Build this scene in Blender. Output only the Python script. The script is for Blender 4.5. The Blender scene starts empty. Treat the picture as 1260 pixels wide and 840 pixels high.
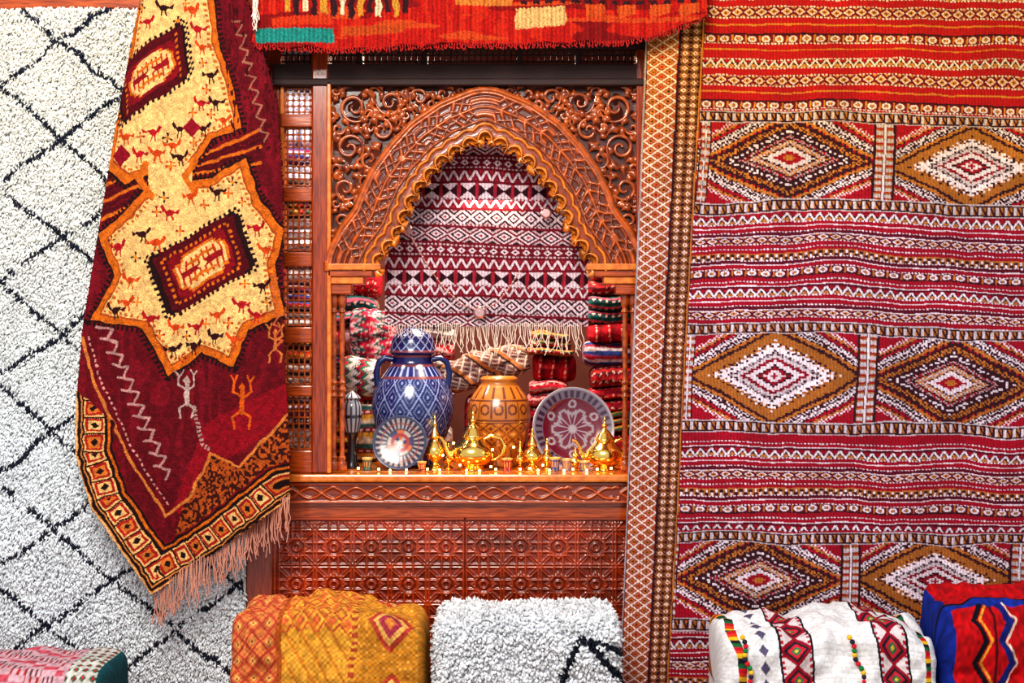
import bpy, bmesh, math, random
import numpy as np
from mathutils import Vector, Matrix
rng=np.random.default_rng(7); random.seed(5)
S=300.; D=5.0
def W(px,py,y=0.0):
    f=(D+y)/D
    return ((px-630)/S*f, y, 1.8+(420-py)/S*f)
def K(y=0.0): return (D+y)/D/S      # metres per photo pixel at depth y
scene=bpy.context.scene
col=scene.collection
# ------------------------------------------------------------ utils
TB=rng.random((256,256))
def vnoise(x,y,s=0):
    x=np.asarray(x,float)+s*17.3; y=np.asarray(y,float)+s*31.7
    ix=np.floor(x).astype(int); iy=np.floor(y).astype(int)
    fx=x-ix; fy=y-iy; fx=fx*fx*(3-2*fx); fy=fy*fy*(3-2*fy)
    a=TB[iy%256,ix%256]; b=TB[iy%256,(ix+1)%256]; c=TB[(iy+1)%256,ix%256]; d=TB[(iy+1)%256,(ix+1)%256]
    return (a*(1-fx)+b*fx)*(1-fy)+(c*(1-fx)+d*fx)*fy
def lin(c):
    c=np.clip(np.asarray(c,float),0,1)
    return np.where(c<=.04045,c/12.92,((c+.055)/1.055)**2.4)
def C8(*c): return np.array(c,float)/255.
tri=lambda x:np.abs((x%1)*2-1)
def inpoly(x,y,pts):
    r=np.zeros(x.shape,bool); n=len(pts); j=n-1
    for i in range(n):
        xi,yi=pts[i]; xj,yj=pts[j]
        if yi!=yj:
            r^=((yi>y)!=(yj>y))&(x<(xj-xi)*(y-yi)/(yj-yi)+xi)
        j=i
    return r
def polydist(x,y,pts):
    best=np.full(x.shape,1e9); bs=np.zeros(x.shape); acc=0
    for (ax,ay),(bx,by) in zip(pts[:-1],pts[1:]):
        L=math.hypot(bx-ax,by-ay)
        if L<1e-9: continue
        t=np.clip(((x-ax)*(bx-ax)+(y-ay)*(by-ay))/L/L,0,1)
        d=np.hypot(x-ax-t*(bx-ax),y-ay-t*(by-ay))
        m=d<best; best=np.where(m,d,best); bs=np.where(m,acc+t*L,bs); acc+=L
    return best,bs
class Paint:
    def __init__(s,X,Y,base):
        s.sh=X.shape; s.X=X.ravel(); s.Y=Y.ravel(); s.C=np.tile(np.array(base,float),(s.X.size,1))
    def m(s,mask,c): s.C[mask.ravel()]=c
    def poly(s,pts,c):
        xs=[p[0] for p in pts]; ys=[p[1] for p in pts]
        i=np.flatnonzero((s.X>=min(xs))&(s.X<=max(xs))&(s.Y>=min(ys))&(s.Y<=max(ys)))
        if i.size:
            k=inpoly(s.X[i],s.Y[i],pts); s.C[i[k]]=c
    def pline(s,pts,w,c,dash=0):
        xs=[p[0] for p in pts]; ys=[p[1] for p in pts]
        i=np.flatnonzero((s.X>=min(xs)-w)&(s.X<=max(xs)+w)&(s.Y>=min(ys)-w)&(s.Y<=max(ys)+w))
        if i.size:
            d,a=polydist(s.X[i],s.Y[i],pts); k=d<w/2
            if dash: k&=(a%dash)<dash*.55
            s.C[i[k]]=c
    def dia(s,cx,cy,a,b,c):
        s.poly([(cx-a,cy),(cx,cy-b),(cx+a,cy),(cx,cy+b)],c)
    def grain(s,a=.12):
        s.C*= (1+ (rng.random((s.X.size,1))-.5)*2*a)
        return s.C.reshape(s.sh+(3,))
def raw_mesh(name,V,loops,starts,Cc=None,mat=None,smooth=True):
    me=bpy.data.meshes.new(name)
    V=np.asarray(V,np.float32).reshape(-1,3)
    me.vertices.add(len(V)); me.vertices.foreach_set('co',V.ravel())
    me.loops.add(len(loops)); me.loops.foreach_set('vertex_index',np.asarray(loops,np.int32))
    me.polygons.add(len(starts)); me.polygons.foreach_set('loop_start',np.asarray(starts,np.int32))
    me.update(calc_edges=True); me.validate()
    if smooth: me.polygons.foreach_set('use_smooth',np.ones(len(me.polygons),bool))
    if Cc is not None:
        at=me.color_attributes.new('Col','FLOAT_COLOR','POINT')
        c4=np.ones((len(V),4),np.float32); c4[:,:3]=lin(np.asarray(Cc).reshape(-1,3))
        at.data.foreach_set('color',c4.ravel())
    ob=bpy.data.objects.new(name,me); col.objects.link(ob)
    if mat: me.materials.append(mat)
    return ob
def grid(name,P,Cc,mat,mask=None,wrapu=False,wrapv=False,smooth=True):
    ny,nx=P.shape[:2]; idx=np.arange(ny*nx).reshape(ny,nx)
    if wrapu: idx=np.concatenate([idx,idx[:,:1]],1)
    if wrapv: idx=np.concatenate([idx,idx[:1]],0)
    q=np.stack([idx[:-1,:-1],idx[1:,:-1],idx[1:,1:],idx[:-1,1:]],-1)
    if mask is not None:
        q=q[mask[:-1,:-1]&mask[1:,:-1]&mask[1:,1:]&mask[:-1,1:]]
    q=q.reshape(-1,4)
    return raw_mesh(name,P,q.ravel(),np.arange(len(q))*4,Cc,mat,smooth)
def group(name,obs):
    e=bpy.data.objects.new(name,None); col.objects.link(e); e.empty_display_size=.1
    for o in obs: o.parent=e
    return e
# ------------------------------------------------------------ materials
def newmat(name):
    m=bpy.data.materials.new(name); m.use_nodes=True
    nt=m.node_tree; b=nt.nodes['Principled BSDF']; return m,nt,b
def bump(nt,b,scale,strength,dist=.002,kind='ShaderNodeTexNoise'):
    tc=nt.nodes.new('ShaderNodeTexCoord'); n=nt.nodes.new(kind); n.inputs['Scale'].default_value=scale
    nt.links.new(tc.outputs['Object'],n.inputs['Vector'])
    bp=nt.nodes.new('ShaderNodeBump'); bp.inputs['Strength'].default_value=strength; bp.inputs['Distance'].default_value=dist
    nt.links.new(n.outputs[0],bp.inputs['Height']); nt.links.new(bp.outputs[0],b.inputs['Normal'])
def colmat(name,rough=.9,metal=0,bs=400,bst=.6,coat=0,spec=.2):
    m,nt,b=newmat(name)
    a=nt.nodes.new('ShaderNodeAttribute'); a.attribute_name='Col'
    nt.links.new(a.outputs['Color'],b.inputs['Base Color'])
    b.inputs['Roughness'].default_value=rough; b.inputs['Metallic'].default_value=metal
    b.inputs['Coat Weight'].default_value=coat; b.inputs['Specular IOR Level'].default_value=spec; b.inputs['Coat Roughness'].default_value=.12
    if bst: bump(nt,b,bs,bst)
    return m
def woodmat(name,c1,c2,rough=.25,coat=.6,scale=(3,3,40)):
    m,nt,b=newmat(name)
    tc=nt.nodes.new('ShaderNodeTexCoord'); mp=nt.nodes.new('ShaderNodeMapping'); mp.inputs['Scale'].default_value=scale
    n=nt.nodes.new('ShaderNodeTexNoise'); n.inputs['Scale'].default_value=4; n.inputs['Detail'].default_value=6
    r=nt.nodes.new('ShaderNodeValToRGB')
    r.color_ramp.elements[0].position=.3; r.color_ramp.elements[1].position=.72
    r.color_ramp.elements[0].color=(*lin(C8(*c1)),1); r.color_ramp.elements[1].color=(*lin(C8(*c2)),1)
    nt.links.new(tc.outputs['Object'],mp.inputs[0]); nt.links.new(mp.outputs[0],n.inputs['Vector'])
    nt.links.new(n.outputs[0],r.inputs[0]); nt.links.new(r.outputs[0],b.inputs['Base Color'])
    bp=nt.nodes.new('ShaderNodeBump'); bp.inputs['Strength'].default_value=.25; bp.inputs['Distance'].default_value=.004
    nt.links.new(n.outputs[0],bp.inputs['Height']); nt.links.new(bp.outputs[0],b.inputs['Normal'])
    b.inputs['Roughness'].default_value=rough; b.inputs['Coat Weight'].default_value=coat; b.inputs['Coat Roughness'].default_value=.1
    return m
def plain(name,c,rough=.5,metal=0,emit=0,ns=25,var=.25):
    m,nt,b=newmat(name)
    l=lin(C8(*c)); n=nt.nodes.new('ShaderNodeTexNoise'); n.inputs['Scale'].default_value=ns
    r=nt.nodes.new('ShaderNodeValToRGB'); r.color_ramp.elements[0].color=(*(l*(1-var)),1); r.color_ramp.elements[1].color=(*np.clip(l*(1+var),0,1),1)
    nt.links.new(n.outputs[0],r.inputs[0]); nt.links.new(r.outputs[0],b.inputs['Base Color'])
    b.inputs['Roughness'].default_value=rough; b.inputs['Metallic'].default_value=metal
    if emit:
        b.inputs['Emission Color'].default_value=(*l,1); b.inputs['Emission Strength'].default_value=emit
    return m
M_cloth=colmat('woven_wool'); M_shag=colmat('shag_wool',.95,bst=0)
M_glaze=colmat('glazed_ceramic',.22,bst=0,coat=.5,spec=.5)
M_carve=colmat('carved_cedar',.24,bs=60,bst=.3,coat=.7,spec=.5)
M_wood=woodmat('cedar',(116,38,8),(196,86,22)); M_woodv=woodmat('cedar_vertical',(100,28,8),(172,66,18),scale=(40,40,3))
M_shaded=woodmat('cedar_shaded',(34,9,5),(60,18,8),rough=.6,coat=0); M_bright=woodmat('cedar_bright',(190,94,26),(230,136,48),scale=(8,8,8))  # the darker of these cedars carries the header's shadow in its colour
M_scroll=woodmat('cedar_scroll',(104,36,10),(190,90,26),scale=(8,8,8))
M_gold=plain('brass',(255,205,110),.16,1,var=.1)
M_fr_w=plain('fringe_cream',(225,205,190),.9); M_fr_p=plain('fringe_rose',(190,130,110),.9); M_fr_r=plain('fringe_red',(170,20,12),.9)
M_plaster=plain('plaster',(150,95,60),.9); M_bulb=plain('warm_bulb',(255,180,84),.4,0,34,var=0); M_wire=plain('wire',(60,40,20),.6)
M_floor=plain('floor_tiles',(140,110,90),.7)
# ------------------------------------------------------------ shape helpers
def box(name,x0,x1,y0,y1,z0,z1,mat,bev=.004):
    bm=bmesh.new(); bmesh.ops.create_cube(bm,size=1)
    for v in bm.verts:
        v.co=Vector(((x0+x1)/2+v.co.x*(x1-x0),(y0+y1)/2+v.co.y*(y1-y0),(z0+z1)/2+v.co.z*(z1-z0)))
    if bev: bmesh.ops.bevel(bm,geom=bm.edges[:],offset=bev,segments=2,affect='EDGES',profile=.5)
    me=bpy.data.meshes.new(name); bm.to_mesh(me); bm.free(); me.materials.append(mat)
    o=bpy.data.objects.new(name,me); col.objects.link(o); return o
def pbox(name,px0,px1,py0,py1,y0,y1,mat,bev=.004):
    a=W(px0,py1,y0); b=W(px1,py0,y0)
    return box(name,a[0],b[0],y0,y1,a[2],b[2],mat,bev)
def curve(name,splines,bevel,mat,radii=None,res=2,cyc=False):
    cu=bpy.data.curves.new(name,'CURVE'); cu.dimensions='3D'; cu.bevel_depth=bevel; cu.bevel_resolution=res
    for k,p in enumerate(splines):
        sp=cu.splines.new('POLY'); sp.points.add(len(p)-1)
        for i,q in enumerate(p):
            sp.points[i].co=(*q,1)
            sp.points[i].radius=radii[k][i] if radii else 1
        sp.use_smooth=True; sp.use_cyclic_u=cyc
    cu.use_fill_caps=True
    cu.materials.append(mat); o=bpy.data.objects.new(name,cu); col.objects.link(o); return o
def lathe(name,prof,cx,cy,z0,mat,colf=None,n=96,sub=10,M=None):
    pr=np.array(prof,float); t=np.linspace(0,len(pr)-1,(len(pr)-1)*sub+1)
    def cr(a):
        i=np.clip(np.floor(t).astype(int),0,len(a)-2); f=t-i
        p0=a[np.maximum(i-1,0)];p1=a[i];p2=a[i+1];p3=a[np.minimum(i+2,len(a)-1)]
        return .5*((2*p1)+(-p0+p2)*f+(2*p0-5*p1+4*p2-p3)*f*f+(-p0+3*p1-3*p2+p3)*f**3)
    r=np.maximum(cr(pr[:,0]),.0003); z=np.maximum(cr(pr[:,1]),0)
    th=np.linspace(0,2*np.pi,n,endpoint=False)
    R,T=np.meshgrid(r,th,indexing='ij'); Z=np.repeat(z[:,None],n,1)
    P=np.stack([R*np.cos(T),R*np.sin(T),Z],-1)
    Cc=colf(R,T,Z) if colf else None
    P=P+np.array([cx,cy,z0])
    return grid(name,P,Cc,mat,wrapu=True)
def loft(name,x0,x1,cy,cz,ry,rz,mat,colf,e=.45,nx=200,na=160,taper=10,wr=.01,seed=0,topf=None,sag=0,tilt=0):
    ph=np.linspace(0,2*np.pi,4000,endpoint=False)
    sp=lambda v:np.sign(v)*np.abs(v)**e
    yy=-ry*sp(np.cos(ph)); zz=rz*sp(np.sin(ph))
    s=np.concatenate([[0],np.cumsum(np.hypot(np.diff(yy),np.diff(zz)))]); tot=s[-1]
    u=np.linspace(0,tot,na,endpoint=False); py=np.interp(u,s,yy); pz=np.interp(u,s,zz)
    t=np.linspace(-1,1,nx); t=np.sign(t)*(1-(1-np.abs(t))**1.25); sc=np.maximum(1-np.abs(t)**taper,0)**(1/2.5); sc[0]=sc[-1]=.02
    T,A=np.meshgrid(t,u,indexing='ij'); SC=sc[:,None]
    Y=py[None]*(.35+.65*SC)*np.where(SC<.03,.1,1); Z=pz[None]*(.45+.55*SC)*np.where(SC<.03,.1,1)
    X=T*(x1-x0)/2+(x0+x1)/2
    nz=(vnoise(X*9,A*9,seed)-.5)*2*wr+(vnoise(X*25,A*25,seed+1)-.5)*wr
    nl=np.hypot(Y,Z)+1e-6; Y=Y+nz*Y/nl; Z=np.where(Z>-rz*.6,Z+nz*Z/nl,Z)
    if topf is not None: Z=Z+np.where(Z>0,1,0)*topf(T)*(Z/rz)
    Z=Z+sag*np.sin(T*2.6+seed)+tilt*T
    P=np.stack([X,cy+Y,cz+Z],-1)
    Ar=((A+tot/2)%tot-tot/2)*S
    Cc=colf(X*S,Ar)
    return grid(name,P,Cc,mat,wrapu=True)
def fringe(name,pts,L,bev,mat,y,spread=4):
    sp=[]
    for (x,yy) in pts:
        l=L*random.uniform(.75,1.15); a=random.uniform(-spread,spread); p=[]
        for i in range(6):
            t=i/5; q=W(x+a*t*t+random.uniform(-.7,.7)*t*3,yy+l*t,y); p.append((q[0],y+random.uniform(-.006,.006),q[2]))
        sp.append(p)
    return curve(name,sp,bev,mat,res=1)
def tufts(name,P,Dr,L,R,Cc,mat):
    n=len(P); Dr=Dr/np.linalg.norm(Dr,axis=1,keepdims=True)
    up=np.tile([0,1.,0],(n,1)); a=np.cross(Dr,up); a/=np.linalg.norm(a,axis=1,keepdims=True)+1e-9; b=np.cross(Dr,a)
    L=L[:,None]; R=R[:,None]; V=np.zeros((n,9,3))
    for k in range(4):
        an=k*np.pi/2; d=a*math.cos(an)+b*math.sin(an)
        V[:,k]=P+d*R*.6; V[:,4+k]=P+Dr*L*.55+d*R
    V[:,8]=P+Dr*L
    q=[[k,(k+1)%4,4+(k+1)%4,4+k] for k in range(4)]; t=[[4+k,4+(k+1)%4,8] for k in range(4)]
    lo=np.array(sum(q,[])+sum(t,[])); st=np.array([0,4,8,12,16,19,22,25])
    loops=(np.arange(n)[:,None]*9+lo[None]).ravel(); starts=(np.arange(n)[:,None]*28+st[None]).ravel()
    return raw_mesh(name,V,loops,starts,np.repeat(Cc[:,None],9,1),mat)

# ============================================================ ROOM SHELL
box('floor',-3.2,3.2,-3.2,1.6,-.05,0,M_floor,0)
box('wall_left',-3.2,-1.12,.12,.24,0,3.6,M_plaster,0)
box('wall_right',.66,3.2,.12,.24,0,3.6,M_plaster,0)
box('wall_top',-1.12,.66,.12,.24,3.1,3.6,M_plaster,0)
M_int=plain('interior_plaster',(96,50,44),.9)
box('wall_back',-1.4,1.0,1.5,1.56,0,3.3,M_int,0)
box('wall_interior_left',-1.46,-1.4,.24,1.56,0,3.3,M_int,0)
box('wall_interior_right',.95,1.0,.24,1.5,0,3.3,M_int,0)
box('ceiling',-1.46,1.0,.24,1.56,3.25,3.3,M_int,0)
a=W(0,10,-.06)
box('trim_1',-3.0,3.0,-.04,.10,a[2],a[2]+.16,M_wood,.01)

# ============================================================ LARGE KILIM (right)
def big_kilim():
    xs=np.arange(752,1345,1.0); ys=np.arange(-75,968,1.0)
    x0=796-.040*ys; wdt=(1340-x0)
    Sx=np.linspace(0,1,len(xs)); X=x0[:,None]+Sx[None]*wdt[:,None]; Y=np.repeat(ys[:,None],len(xs),1)
    wob=(vnoise(X/70,Y/60,1)-.5)*7+(vnoise(X/20,Y/25,2)-.5)*2+5*np.sin(X/75+.6)*np.exp(-((Y-330)/110)**2)
    v=Y-.014*(X-865)+wob; u=X+.052*Y+(vnoise(X/60,Y/40,5)-.5)*4
    warm_light=np.clip(1-(Y-90)/200,0,1)[...,None]  # warm light towards the top, painted into the kilim colours
    red=C8(176,22,12)*warm_light+C8(150,14,38)*(1-warm_light); mar=C8(116,14,12)*warm_light+C8(92,12,34)*(1-warm_light)
    och=C8(202,118,30)*warm_light+C8(178,106,48)*(1-warm_light); whi=C8(230,190,142)*warm_light+C8(222,202,214)*(1-warm_light)
    drk=C8(56,18,16)*warm_light+C8(58,22,32)*(1-warm_light)
    Cc=red.copy()
    def put(m,c): Cc[m]=c[m]
    def motif(kind,m,t):
        if kind=='dia':
            f=tri(u/15); g=np.abs(t*2-1); d=f+g; put(m,mar); put(m&(d<.9),whi); put(m&(d<.6),och); put(m&(d<.25),drk); put(m&(d>1.55),och)
        elif kind=='zig':
            put(m,drk); d=np.abs(t-tri(u/13)); put(m&(d<.22),whi); put(m&(t>.6)&(d>.4),och); put(m&(t<.4)&(d>.4),red)
        elif kind=='link':
            put(m,mar); f=(u/17)%1; d=np.abs(np.hypot((f-.5)*1.7,(t-.5)*1.3)-.42); put(m&(d<.14),whi); put(m&(np.abs(f)<.12),och); put(m&(np.hypot((f-.5)*1.7,(t-.5)*1.3)<.2),och)
        elif kind=='xx':
            put(m,och*.9); f=tri(u/12+.5*(t>.5)); put(m&(f<.4),drk); put(m&(f>.78),whi)
    def dash(m,c,p=4.4): put(m&(((u/p)%1)<.62),c)
    def rows(v0,v1,unit,start):
        k=start
        while k<v1:
            for (hh,kd) in unit:
                m=(v>=max(k,v0))&(v<min(k+hh,v1))
                if m.any():
                    t=(v-k)/hh
                    if kd in('dia','zig','link','xx'): motif(kd,m,t)
                    elif kd=='w': put(m,mar); dash(m,whi)
                    elif kd=='W': put(m,whi)
                    elif kd=='o': put(m,och)
                    elif kd=='m': put(m,mar)
                    elif kd=='d': put(m,drk)
                k+=hh
    A=[(8,'r'),(1.6,'w'),(11,'dia'),(1.6,'w'),(7,'r'),(2,'o'),(9,'r'),(2,'d'),(9,'link'),(1.6,'w'),(6,'r'),(1.5,'o'),(10,'r'),(1.4,'w'),(9,'zig'),(1.6,'w')]
    rows(-200,138,A,-165)
    B=[(5,'r'),(1.3,'w'),(4,'r'),(1.2,'W'),(3,'m'),(9,'zig'),(1.4,'w'),(4,'r'),(1.2,'W'),(5,'r'),(1.2,'w'),(4,'m'),(1.2,'W'),(8,'dia'),(1.4,'w'),(5,'r'),(1.3,'w'),(4,'r'),(1.4,'o'),(7,'xx'),(1.3,'w'),(4,'m'),(1.2,'W'),(5,'r'),(1.3,'w'),(8,'link'),(1.6,'d')]
    rows(264,398,B,250); rows(540,650,B,538); rows(776,1100,B,772)
    def cell(cx,cy,a,b,style,m):
        dx=np.round((u-.052*cy-cx)/3.0)*3.0; dy=np.round((v+.014*(cx-865)-cy)/2.4)*2.4
        d=np.abs(dx)/a+np.abs(dy)/b; al=(np.abs(dx)/a-np.abs(dy)/b)
        saw=tri(al*8); dots=(((u/2.6).astype(int)+(v/2.6).astype(int))%2==0)
        k=(d*9)%4
        put(m,drk); put(m&(k<1.)&dots,whi); put(m&(k<.4),whi); put(m&(k>=1.2)&(k<1.9),red); put(m&(k>=2.1)&(k<2.8),och); put(m&(k>=3.)&(k<3.6)&dots,whi)
        put(m&(d>1.62),red); put(m&(d>1.62)&dots&(d<1.72),whi)
        if style==1:
            R=[(1.08,drk),(.99,och),(.87,drk),(.83,whi),(.7,drk),(.62,red),(.55,drk),(.5,och),(.36,drk),(.32,whi),(.2,red),(.09,och)]
        else:
            R=[(1.10,drk),(1.04,och*.9),(.88,drk),(.83,whi*1.04),(.58,drk),(.51,whi*.9),(.43,red),(.36,whi),(.25,drk),(.2,red),(.13,whi),(.06,red)]
        for th,cc in R:
            dd=d+(.20*saw if (style==2 and th in(.83,.88)) or (style==1 and th in(.83,)) else 0)
            put(m&(dd<th),cc)
        if style==1: put(m&dots&(d>.89)&(d<.97),drk); put(m&dots&(d>.38)&(d<.48),whi*.9); put(m&dots&(d>.56)&(d<.62),whi*.8)
        else: put(m&dots&(d>.52)&(d<.57),whi*.8); put(m&dots&(d>.37)&(d<.42),drk)
    def band(v0,v1):
        m=(v>=v0)&(v<v1); h=v1-v0; t=(v-v0)/h
        put(m,drk); f=(u/11)%1; mm=m&(t>.2)&(t<.8); put(mm,whi*.9); put(mm&(f<.56),och*.95); put(mm&(np.abs(f-.56)<.1),drk); put(mm&(f<.52)&(np.abs(f-(t-.2)*.8)<.12),drk)
        put(m&((t<.1)|(t>.92)),whi*.85)
    def sep(x0,x1,v0,v1):
        uu=u-.052*(v0+v1)/2; m=(v>=v0)&(v<v1)&(uu>=x0)&(uu<x1); t=(uu-x0)/(x1-x0); put(m,drk)
        g=(v/9)%1; mm=m&(((t>.12)&(t<.42))|((t>.58)&(t<.88))); put(mm,whi*.85); put(mm&(g<.5),och*.9); put(mm&(np.abs(g-.2)<.1),red); put(m&(np.abs(t-.5)<.05),whi)
    for (v0,v1,cs,seps) in [(150,246,[(970,197,98,47,1),(1195,206,98,47,2),(1418,212,98,47,1)],[(1073,1099),(1297,1322)]),
                           (412,516,[(952,463,96,50,2),(1170,470,96,50,1),(1390,474,96,50,2)],[(1050,1076),(1267,1292)]),
                           (666,760,[(932,712,92,47,1),(1150,714,92,47,2),(1365,718,92,47,1)],[(1031,1056),(1243,1268)])]:
        for i,(cx,cy,a,b,st) in enumerate(cs):
            lo=-1e9 if i==0 else (cs[i-1][0]+cx)/2; hi=1e9 if i==len(cs)-1 else (cs[i+1][0]+cx)/2
            uu=u-.052*cy; cell(cx,cy,a,b,st,(v>=v0)&(v<v1)&(uu>=lo)&(uu<hi))
        for s in seps: sep(s[0],s[1],v0,v1)
        sep(cs[0][0]-112,cs[0][0]-98,v0,v1)
        band(v0-14,v0); band(v1,v1+16)
    xr=868-.054*Y; s=(X-x0[:,None])/(xr-x0[:,None])
    b=s<1; put(b,drk)
    bg=C8(150,50,24)*warm_light+C8(134,34,40)*(1-warm_light); wb=C8(230,184,126)*warm_light+C8(218,190,180)*(1-warm_light)
    m=b&(s>.04)&(s<.56); f=tri((s-.04)/.26); g=tri(Y/12); d=f+g
    put(m,bg); put(m&(np.abs(d-1)<.19),wb); put(m&(d<.52),och); put(m&(d<.24),drk); put(m&(d>1.45),och*.9); put(m&(d>1.72),red)
    m=b&(s>.60)&(s<.95); f=tri((s-.6)/.175); g=tri(Y/9); d=f+g
    put(m,och*.9); put(m&(d<.62),wb); put(m&(d>1.35),drk); put(m&(d<.25),red); put(m&(np.abs(d-1)<.12),drk)
    put(b&(s<.03),whi*.7); put(b&(s>.96)&(s<.99),och)
    rib=1-.12*((X*1.0/2.0).astype(int)%2)[...,None]
    Cc=Cc*rib*(.92+.16*vnoise(X/35,Y/35,8))[...,None]*(1+(rng.random(X.shape)-.5)[...,None]*.3)
    y0=-.10; k=K(y0)
    dep=-.014*np.sin(X/55.+Y/400)-.010*np.sin(X/140.+1+Y/90)-.012*vnoise(X/90,Y/120,4)+(rng.random(X.shape)-.5)*.0012+.02*np.exp(-(s*1.2)**2*8)
    P=np.stack([(X-630)*k,y0+dep,np.maximum(1.8+(420-Y)*k,.004)],-1)
    o=grid('striped_diamond_kilim_rug',P,np.clip(Cc,0,1),M_cloth)
    so=o.modifiers.new('thick','SOLIDIFY'); so.thickness=.008; so.offset=1
big_kilim()

# ============================================================ WHITE SHAG RUG (left)
def diamonds_w(X,Y):
    w=(vnoise(X/40,Y/40,11)-.5)*14
    a=((Y-.86*X+w+18)%122); b=((Y+.72*X-w+14)%118)
    return np.minimum(np.minimum(a,122-a),np.minimum(b,118-b))
def shag_rug():
    X,Y=np.meshgrid(np.arange(-110,300,3.),np.arange(10,905,3.))
    k=K(-.06)
    wav=lambda X,Y:-.02*np.sin(X/60+.4)-.012*np.sin(Y/90+X/100)
    P=np.stack([(X-630)*k,-.02+wav(X,Y),1.8+(420-Y)*k],-1)
    base=np.tile(C8(236,238,236),(X.size,1)).reshape(X.shape+(3,))
    b=grid('backing',P,base,M_shag)
    n=84000
    x=rng.uniform(-110,296,n); y=rng.uniform(8,900,n)
    d=diamonds_w(x,y); dark=(d<2.8)&(vnoise(x/9,y/9,3)>.18)
    c=np.tile(C8(252,252,250),(n,1))*(.90+.12*rng.random((n,1)))*(.94+.08*vnoise(x/24,y/24,9))[:,None]
    cool_shade=np.clip((y-60)/500,0,1)[:,None]; c=c*(C8(255,250,238)*(1-cool_shade)+C8(242,248,255)*cool_shade)  # bluish shade lower down, painted into the pile colour
    c[dark]=C8(30,34,50)*(.8+.5*rng.random((dark.sum(),1)))
    Pp=np.stack([(x-630)*k,-.03+wav(x,y),1.8+(420-y)*k],-1)
    Dr=np.stack([rng.normal(0,.55,n),-.30-.25*rng.random(n),-.9+rng.normal(0,.3,n)],-1)
    t=tufts('pile',Pp,Dr,rng.uniform(.016,.032,n),rng.uniform(.003,.0056,n),c,M_shag)
    group('white_shaggy_berber_rug',[b,t])
shag_rug()

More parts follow.
